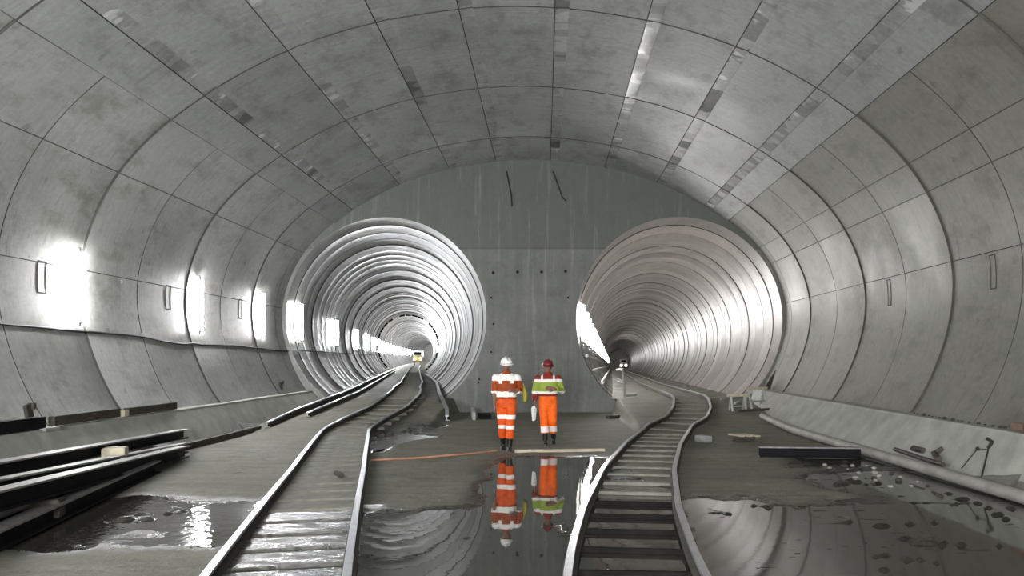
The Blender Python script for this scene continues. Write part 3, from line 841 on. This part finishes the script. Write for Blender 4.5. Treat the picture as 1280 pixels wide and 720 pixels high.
# blocks on the floor
block('concrete_block', pxh(872, 549, .07)+Vector((.12, 0, .01)), (.2, .34, .13), .5, M_GALV, 'small grey block just right of the right track', 'block')
t = thing('pallet_offcut', pxh(930, 551, .03)); tag(t, 'small grey pallet offcut on the floor between track and trestles', 'wood block')
for k_ in range(3):
    b = MB(); b.box((-.16+.16*k_, 0, .12), (.1, .5, .03), Matrix.Rotation(.35, 3, 'Z'), bev=.005); b.build('slat', M_PALET, t)
for k_ in (-1, 1):
    b = MB(); b.box((k_*.06, k_*.17, .055), (.46, .09, .09), Matrix.Rotation(.35, 3, 'Z'), bev=.005); b.build('bearer', M_DARKT, t)
block('timber_plank', (2.25, 23.6, .07), (1.1, .16, .08), .75, M_DARKT, 'dark plank on the floor before the left side of right bore', 'timber')
# trestles at the right side of the right bore mouth
def trestle(name, p, w, h, rz, label):
    t = thing(name, p, rz); tag(t, label, 'trestle')
    for x in (-w/2, w/2):
        for s in (-1, 1):
            b = MB(); b.tube([(x, s*.16, 0), (x, 0, h)], .035, 8); b.build('leg', M_GALV, t)
    b = MB(); b.box((0, 0, h), (w+.25, .1, .07), bev=.01); b.build('crossbar', M_PALET, t)
    b = MB(); b.tube([(-w/2, 0, h*.35), (w/2, 0, h*.4)], .022, 8); b.build('brace', M_GALV, t)
    return t
trestle('steel_trestle', (5.55, 22.9, .22), .4, .5, .1, 'low grey steel trestle at right of the right bore, nearer the rail')
trestle('steel_trestle', (6.25, 23.6, .28), .6, .62, .5, 'low grey steel trestle leaning by the tip of the right bench')
for i, (p0, p1) in enumerate((((5.5, 24.9, .5), (6.5, 25.7, .56)), ((5.4, 22.2, .32), (6.7, 22.6, .36)), ((5.75, 24.1, .42), (6.1, 24.9, .46)))):
    b = MB(); b.tube([p0, p1], .035, 8)
    tag(b.build('scaffold_tube', M_GALV if i != 1 else M_RUST), ('grey scaffold tube lying flat behind the two low trestles', 'rusty scaffold tube lying in front of the trestles', 'grey scaffold tube lying diagonally against the bench tip')[i], 'scaffold tube')
b = MB(); b.add([(0, 0, 0), (.22, .05, 0), (.38, 0, .62), (.05, .08, .02), (.25, .12, .02), (.4, .05, .6)], [(0, 1, 2), (3, 5, 4), (0, 2, 5, 3), (1, 4, 5, 2), (0, 3, 4, 1)])
o = b.build('steel_plate', M_RUST); o.location = (6.75, 24.6, .82); tag(o, 'dark pointed plate propped on the right ledge by the bore mouth', 'plate')

# debris stones scattered by the pipe on the right
for i in range(24):
    x = 4.6+.25*(i % 4)+random.uniform(-.07, .07); y = 11.2+.4*(i//4)+random.uniform(-.12, .12); r = random.uniform(.02, .055)
    b = MB(); b.ell((0, 0, 0), (r, r*random.uniform(.8, 1.5), r*.6), 5); o = b.build('rubble_stone', M_PIPE if i % 3 else M_DARKT)
    o.location = (x, y, max(0, floor_z(x, y))+r*.4); o.rotation_euler = (0, 0, random.uniform(0, 3))
    tag(o, 'small stone scattered on the wet floor beside the grey pipe', 'stone', 'stones beside the grey pipe')

# far vehicles
def loco(x, y, z, rz, label, body, lights):
    t = thing('works_wagon', (x, y, z), rz); tag(t, label, 'rail vehicle')
    b = MB(); b.box((0, 0, .95), (1.5, 4, .9), bev=.05); b.build('body', body, t)
    b = MB(); b.box((0, -1.0, 1.75), (1.35, 1.4, .75), bev=.06); b.build('cab', M_GALV, t)
    b = MB(); b.box((0, -1.72, 1.8), (1.0, .03, .4), bev=.01); b.build('windscreen', M_BLACK, t)
    for sx in (-.45, .45):
        for sy in (-1.3, 1.3):
            b = MB(); b.tube([(sx-.05, sy, .3), (sx+.05, sy, .3)], .3, 16); b.build('wheel', M_RUST, t)
        b = MB(); b.tube([(sx, -2.05, 1.0), (sx, -1.98, 1.0)], .13, 14); b.build('headlamp', lights, t)
    b = MB(); b.box((0, -2.05, .55), (1.4, .15, .2), bev=.03); b.build('buffer', M_BLACK, t)
M_HEADL = emis('headlamp', (1, .93, .85), 40)
M_YEL = simple('yellow_paint', (.55, .42, .1), .5)
xl = float(np.interp(126, [q[0] for q in CL], [q[1] for q in CL]))
loco(xl+.4, 124, FLOORH+.16, .16, 'pale yellow works wagon far down the left bore', M_YEL, M_HEADL)
loco(13.9+1.2, 152, FLOORH-1.1, -.085, 'works locomotive with pinkish headlamps deep in the right bore', M_PIPE, M_HEADL)

# ------------------------------------------------------------------ people
def remesh(o, vox, smooth=2):
    m = o.modifiers.new('Remesh', 'REMESH'); m.mode = 'VOXEL'; m.voxel_size = vox; m.use_smooth_shade = True
    if smooth:
        s = o.modifiers.new('Smooth', 'SMOOTH'); s.factor = .5; s.iterations = smooth
    return o
def hv_mat(name, base, bands, vert=None, band_col=(.85, .84, .8), yellow=None, wob=.03):
    m, nt, b = new_mat(name)
    tc = N(nt, 'ShaderNodeTexCoord'); v = tc.outputs['Object']
    sep = N(nt, 'ShaderNodeSeparateXYZ'); nt.links.new(v, sep.inputs[0])
    ns = noisen(nt, v, 6, 4); z = mathn(nt, 'ADD', sep.outputs['Z'], mathn(nt, 'MULTIPLY', mathn(nt, 'SUBTRACT', ns, .5), wob))
    col = mixc(nt, maprange(nt, noisen(nt, v, 12, 4), .35, .65, 0, 1), tuple(c*.75 for c in base), base)
    def inr(val, a_, b_): return mathn(nt, 'MULTIPLY', mathn(nt, 'GREATER_THAN', val, a_), mathn(nt, 'LESS_THAN', val, b_))
    if yellow: col = mixc(nt, inr(z, yellow[0], yellow[1]), col, yellow[2])
    for (a_, b_) in bands: col = mixc(nt, inr(z, a_, b_), col, band_col)
    if vert:
        ax = mathn(nt, 'ABSOLUTE', sep.outputs['X'])
        col = mixc(nt, mathn(nt, 'MULTIPLY', inr(ax, vert[0], vert[1]), mathn(nt, 'GREATER_THAN', z, vert[2])), col, band_col)
    nt.links.new(col, b.inputs['Base Color']); b.inputs['Roughness'].default_value = .75
    bump(nt, b, noisen(nt, v, 18, 3), .6, .02)
    return m
M_SKIN = simple('skin', (.22, .1, .075), .55, var=.08, scale=20, bumpy=0)
M_BOOT = simple('black_rubber_boot', (.012, .012, .013), .4)
M_HWHITE = simple('white_helmet_shell', (.85, .85, .83), .35, var=.03, bumpy=0)
M_HRED = simple('dark_red_helmet_shell', (.16, .012, .016), .35, var=.05, bumpy=0)
M_GLOVE = simple('white_glove', (.75, .75, .72), .8, var=.08)
M_YG = simple('yellow_green_bag', (.3, .26, .03), .7, var=.2)
M_EYE = simple('eye', (.04, .03, .02), .3, bumpy=0)
M_EYEW = simple('eye_white', (.7, .68, .66), .3, bumpy=0)
M_HAIR = simple('dark_hair', (.02, .014, .01), .8)

def hand(b, wrist, d, side, palm_n, curl=.5, s=1.0):
    """palm + four fingers + thumb. d: direction of the fingers, palm_n: where the palm faces, side: +1/-1 where the thumb is"""
    W = Vector(wrist); d = Vector(d).normalized(); n = Vector(palm_n); n = (n-d*n.dot(d)).normalized(); a = d.cross(n).normalized()*side
    R = Matrix((a, d, n)).transposed()
    b.box(W+d*.05*s, (.082*s, .1*s, .028*s), R, bev=.012)
    b.tube([W-d*.03, W+d*.02*s], [.026*s, .027*s], 10)
    for i, (off, L_) in enumerate(((.031, .072), (.0105, .082), (-.0105, .076), (-.031, .06))):
        q = W+d*.095*s+a*off*s; P = [q-d*.015]; dd = d.copy(); c = curl*(.8+.12*i)
        for seg in (.42, .32, .26):
            q = q+dd*L_*seg*s; P.append(q); dd = (dd*math.cos(c)+n*math.sin(c)).normalized()
            n2 = n
        b.tube(P, [.0098*s, .0095*s, .009*s, .0075*s], 8); b.ell(P[-1], (.0078*s,)*3, 5)
    q = W+d*.028*s+a*.034*s; t1 = (a*.75+d*.6+n*.35).normalized(); t2 = (a*.25+d*.85+n*.5).normalized()
    P = [q-t1*.012, q+t1*.034*s, q+t1*.034*s+t2*.03*s]; b.tube(P, [.0135*s, .0115*s, .009*s], 8); b.ell(P[-1], (.0095*s,)*3, 5)

def person(name, loc, rz, label, J, cfg):
    """J: joints (person faces -Y; +x is image right)"""
    t = thing(name, loc, rz); tag(t, label, 'person')
    H = Vector(J['head'])                       # centre of the head
    # one continuous body: head, neck, trunk, arms, hands, legs
    b = MB()
    b.ell(H, (.076, .096, .112)); b.ell(H+Vector((0, -.022, -.06)), (.055, .066, .06)); b.ell(H+Vector((0, .02, .03)), (.079, .088, .09))
    b.tube([H+Vector((0, -.092, .018)), H+Vector((0, -.112, -.022))], [.009, .016], 8); b.ell(H+Vector((0, -.108, -.024)), (.017, .015, .012), 6)
    for s in (-1, 1):
        b.ell(H+Vector((s*.078, .008, -.005)), (.012, .02, .033), 6); b.ell(H+Vector((s*.03, -.083, .034)), (.026, .014, .008), 6); b.ell(H+Vector((s*.04, -.072, -.022)), (.022, .02, .02), 6)
    b.ell(H+Vector((0, -.092, -.06)), (.026, .012, .007), 6); b.ell(H+Vector((0, -.09, -.071)), (.022, .012, .007), 6); b.ell(H+Vector((0, -.08, -.098)), (.024, .02, .018), 6)
    nb = Vector(J['neck']); b.tube([nb-Vector((0, 0, .06)), nb, H-Vector((0, -.012, .06))], [.075, .06, .055], 14)
    b.sections([(0, 0, J['hip']-.06, .13, .1), (0, 0, J['hip']+.1, .14, .1), (0, 0, J['hip']+.3, .135, .095), (0, 0, nb.z-.18, .165, .105), (0, 0, nb.z-.06, .14, .085), (0, 0, nb.z, .07, .06)])
    for k_ in ('armL', 'armR'):
        s_, e_, w_ = [Vector(p) for p in J[k_]]
        b.tube([s_, s_.lerp(e_, .5), e_, e_.lerp(w_, .35), w_], [.052, .045, .037, .036, .025], 12); b.ell(e_, (.038,)*3, 8); b.ell(s_, (.055,)*3, 8)
        hd = cfg[k_]; hand(b, w_, hd[0], hd[1], hd[2], hd[3], 1.06)
    for k_ in ('legL', 'legR'):
        h_, kn, an = [Vector(p) for p in J[k_]]
        b.tube([h_, h_.lerp(kn, .5), kn, kn.lerp(an, .35), an], [.082, .07, .05, .052, .036], 12); b.ell(kn, (.052,)*3, 8)
        Rf = Matrix.Rotation(-math.radians(cfg['toe'][k_]), 3, 'X'); b.ell(an+Rf @ Vector((0, -.06, -.05)), (.032, .1, .025), 8, rot=Rf)
    remesh(b.build('body', M_SKIN, t), .0055, 1)
    for s in (-1, 1):
        e = MB(); e.ell(H+Vector((s*.03, -.086, .012)), (.013, .01, .008), 8); eo = e.build('eye', M_EYEW, t, True)
        e = MB(); e.ell(H+Vector((s*.03, -.0945, .012)), (.0055, .003, .0055), 6); e.build('pupil', M_EYE, eo, True)
    hr = MB(); hr.ell(H+Vector((0, .022, .015)), (.084, .088, .085)); hr.ell(H+Vector((0, .05, -.035)), (.066, .055, .055)); remesh(hr.build('hair', M_HAIR, t), .008, 2)
    # jacket
    j = MB(); z0 = cfg['hem']; nz = nb.z
    j.sections([(0, 0, z0, .195, .145), (0, 0, z0+.05, .2, .15), (0, -.005, z0+.2, .19, .145), (0, -.01, nz-.3, .2, .15), (0, -.005, nz-.17, .215, .145), (0, 0, nz-.09, .2, .125), (0, .005, nz-.035, .145, .1), (0, .01, nz+.0, .085, .08)], 28, p=2.3)
    for k_ in ('armL', 'armR'):
        s_, e_, w_ = [Vector(p) for p in J[k_]]; en = e_.lerp(w_, cfg['sleeve_'+k_])
        j.ell(s_+Vector((0, 0, -.01)), (.082, .085, .08), 10)
        j.tube([s_, s_.lerp(e_, .5), e_, en], [.078, .072, .064, .056], 14); j.ell(e_, (.064,)*3, 8)
    j.tube([(0, .01, nz-.03), (0, .012, nz+.045)], [.09, .078], 18)
    jo = remesh(j.build('jacket', cfg['jacket'], t), .011, 3)
    # trousers
    q = MB(); hz = J['hip']
    q.sections([(0, 0, hz-.1, .16, .12), (0, 0, hz-.02, .18, .135), (0, 0, hz+.08, .182, .135), (0, 0, z0+.03, .175, .13)], 24, p=2.2)
    for k_ in ('legL', 'legR'):
        h_, kn, an = [Vector(p) for p in J[k_]]; en = kn.lerp(an, cfg['trouser'])
        q.tube([h_+Vector((0, 0, .03)), h_.lerp(kn, .5), kn, kn.lerp(en, .5), en], [.108, .1, .085, .084, .086], 16); q.ell(kn, (.085,)*3, 8)
    remesh(q.build('trousers', cfg['trousers'], t), .011, 3)
    for k_ in ('legL', 'legR'):
        h_, kn, an = [Vector(p) for p in J[k_]]; w = MB(); up = kn.lerp(an, .3)
        tr = math.radians(cfg['toe'][k_]); R = Matrix.Rotation(-tr, 3, 'X')
        w.tube([up, kn.lerp(an, .6), an], [.066, .062, .052], 14)
        def fp(x, y, z): return an+R @ Vector((x, y, z))
        w.ell(fp(0, -.015, -.045), (.046, .062, .052), 10, rot=R); w.ell(fp(0, -.1, -.06), (.047, .105, .037), 10, rot=R)
        w.box(fp(0, -.075, -.085), (.094, .26, .026), R, bev=.01)
        remesh(w.build('boot', M_BOOT, t), .007, 1)
    # helmet: shell, brim with peak, ridge
    tl = cfg['helmet_tilt']; R = Matrix.Rotation(tl[0], 3, 'X') @ Matrix.Rotation(tl[1], 3, 'Y') @ Matrix.Rotation(tl[2], 3, 'Z')
    hm = MB(); vs = []; n = 36; rows = 9; hc = H+Vector((0, .004, .032))
    for i in range(rows+1):
        th = PI/2*i/rows
        for k_ in range(n):
            a = 2*PI*k_/n; vs.append(hc+R @ Vector((.113*math.cos(th)*math.cos(a), .137*math.cos(th)*math.sin(a), .118*math.sin(th))))
    fs = [(i*n+k_, i*n+(k_+1) % n, (i+1)*n+(k_+1) % n, (i+1)*n+k_) for i in range(rows) for k_ in range(n)]
    hm.add(vs, fs)
    ho = hm.build('helmet', cfg['helmet'], t, True)
    so = ho.modifiers.new('Solidify', 'SOLIDIFY'); so.thickness = .006
    br = MB(); vs = []
    for k_ in range(n):
        a = 2*PI*k_/n; ex = .014+(.05*max(0, math.cos(a+PI/2))**1.6)
        for rr, zz in ((0, .004), (ex, -.012-ex*.15), (ex, -.017-ex*.15), (0, -.006)):
            vs.append(hc+R @ Vector(((.112+rr)*math.cos(a), (.136+rr)*math.sin(a), zz)))
    fs = [(k_*4+j_, ((k_+1) % n)*4+j_, ((k_+1) % n)*4+(j_+1) % 4, k_*4+(j_+1) % 4) for k_ in range(n) for j_ in range(4)]
    br.add(vs, fs); br.build('brim', cfg['helmet'], ho, True)
    rg = MB(); rg.tube([hc+R @ Vector((0, .137*math.cos(a), .121*math.sin(a))) for a in np.linspace(.5, PI-.5, 14)], .012, 8); rg.build('ridge', cfg['ridge'], ho, True)
    return t, H
M_J1 = hv_mat('orange_jacket', (.33, .05, .004), [(1.35, 1.47), (1.04, 1.15)], (.085, .14, 1.3), wob=.05)
M_T1 = hv_mat('orange_trousers', (.75, .09, .002), [(.62, .70), (.43, .5)])
M_J2 = hv_mat('orange_jacket_green_band', (.24, .02, .01), [(1.29, 1.345), (1.045, 1.10)], (.1, .145, 1.3), yellow=(1.09, 1.3, (.27, .36, .05)), band_col=(.85, .8, .78))
M_T2 = hv_mat('bright_orange_trousers', (1.0, .145, .001), [(.26, .385)], band_col=(.85, .75, .74))
# worker in white helmet: mid stride, image-right foot forward
J1 = dict(head=(0, -.01, 1.655), neck=(0, 0, 1.5), hip=.93,
          armL=[(-.2, 0, 1.41), (-.235, .02, 1.14), (-.215, -.12, .92)],
          armR=[(.2, 0, 1.41), (.27, .03, 1.15), (.2, -.2, 1.16)],
          legL=[(-.09, 0, .9), (-.085, .02, .5), (-.075, .24, .13)],
          legR=[(.09, 0, .9), (.08, -.12, .51), (.06, -.1, .098)])
c1 = dict(armL=((0, -.25, -1), 1, (1, -.1, 0), .25), armR=((-.6, -.5, .1), 1, (-.2, .8, -.6), .7), sleeve_armL=.12, sleeve_armR=.75, hem=1.0, trouser=.62,
          toe=dict(legL=-28, legR=0), jacket=M_J1, trousers=M_T1, helmet=M_HWHITE, ridge=M_GALV, helmet_tilt=(.12, -.06, .3))
z1 = max(.0, floor_z(-.73, 15.3))
p1, H1 = person('person', (-.72, 15.35, z1), .0, 'worker walking in white helmet and orange suit with white reflective bands, left of the pair', J1, c1)
# worker in dark red helmet
J2 = dict(head=(0, -.012, 1.6), neck=(0, 0, 1.445), hip=.9,
          armL=[(-.205, 0, 1.36), (-.27, .0, 1.09), (-.265, -.1, .84)],
          armR=[(.205, 0, 1.36), (.29, .04, 1.1), (.13, -.21, 1.15)],
          legL=[(-.085, 0, .87), (-.075, -.08, .49), (-.055, -.06, .098)],
          legR=[(.09, 0, .87), (.1, -.05, .49), (.115, .2, .12)])
c2 = dict(armL=((-.02, -.12, -1), 1, (1, 0, 0), .2), armR=((-.8, -.25, .12), 1, (0, .9, .2), .6), sleeve_armL=.72, sleeve_armR=.8, hem=1.0, trouser=.62,
          toe=dict(legL=0, legR=-25), jacket=M_J2, trousers=M_T2, helmet=M_HRED, ridge=M_HRED, helmet_tilt=(.05, 0, 0))
z2 = max(.0, floor_z(.08, 16.4))
p2, H2 = person('person', (.08, 16.4, z2), .0, 'worker in dark red helmet and orange suit with green chest band, right of the pair', J2, c2)
b = MB(); b.ell(H2+Vector((-.105, .0, .03)), (.022, .04, .045), 10); b.build('ear_defender', M_HWHITE, p2, True)
# sheet of white paper / gloves in the left hand of the right worker, yellow bag under the arm of the left one
b = MB()
for k_ in range(3):
    b.box((.02*k_-.02, .01*k_, -.13+.01*k_), (.055, .02, .26), Matrix.Rotation(.08*k_-.08, 3, 'Y'), bev=.008)
b.ell((0, 0, .0), (.05, .03, .05), 8)
o = remesh(b.build('gloves', M_GLOVE), .008, 1); o.location = (.08-.285, 16.4-.16, z2+.76); tag(o, 'pair of white gloves held in the lowered hand of the red-helmeted worker', 'gloves')
b = MB(); b.sections([(0, 0, -.19, .025, .05), (0, 0, -.16, .045, .09), (.005, 0, -.03, .05, .105), (-.012, 0, .07, .035, .09), (-.02, 0, .12, .02, .07)], 20, p=2.5)
b.tube([(-.02, -.06, .1), (-.03, -.04, .17), (-.03, .04, .17), (-.02, .06, .1)], .012, 8)
o = remesh(b.build('bag', M_YG, None, True), .008, 2); o.location = (-.72+.36, 15.35-.02, z1+1.12); tag(o, 'small yellow-green bag tucked under the arm of the white-helmeted worker', 'bag')

# ------------------------------------------------------------------ world, camera, view
w = bpy.data.worlds.new('World'); bpy.context.scene.world = w; w.use_nodes = True
w.node_tree.nodes['Background'].inputs[0].default_value = (.8, .85, .9, 1); w.node_tree.nodes['Background'].inputs[1].default_value = .05
cam = bpy.data.cameras.new('Camera'); co = bpy.data.objects.new('Camera', cam); C.objects.link(co)
co.location = (0, 0, CAMH); co.rotation_euler = (PI/2, 0, 0); cam.sensor_width = 36; cam.lens = 28.125
cam.shift_x = -40/1280; cam.shift_y = 87/1280; cam.clip_end = 600
sc = bpy.context.scene; sc.camera = co
vs_ = sc.view_settings; sc.display_settings.display_device = 'sRGB'
vs_.view_transform = 'Standard'; vs_.look = 'None'; vs_.gamma = 1; vs_.use_curve_mapping = False; vs_.exposure = 1.15
sc.cycles.use_denoising = True; sc.cycles.max_bounces = 8; sc.cycles.diffuse_bounces = 5; sc.cycles.glossy_bounces = 4
sc.cycles.sample_clamp_indirect = 6
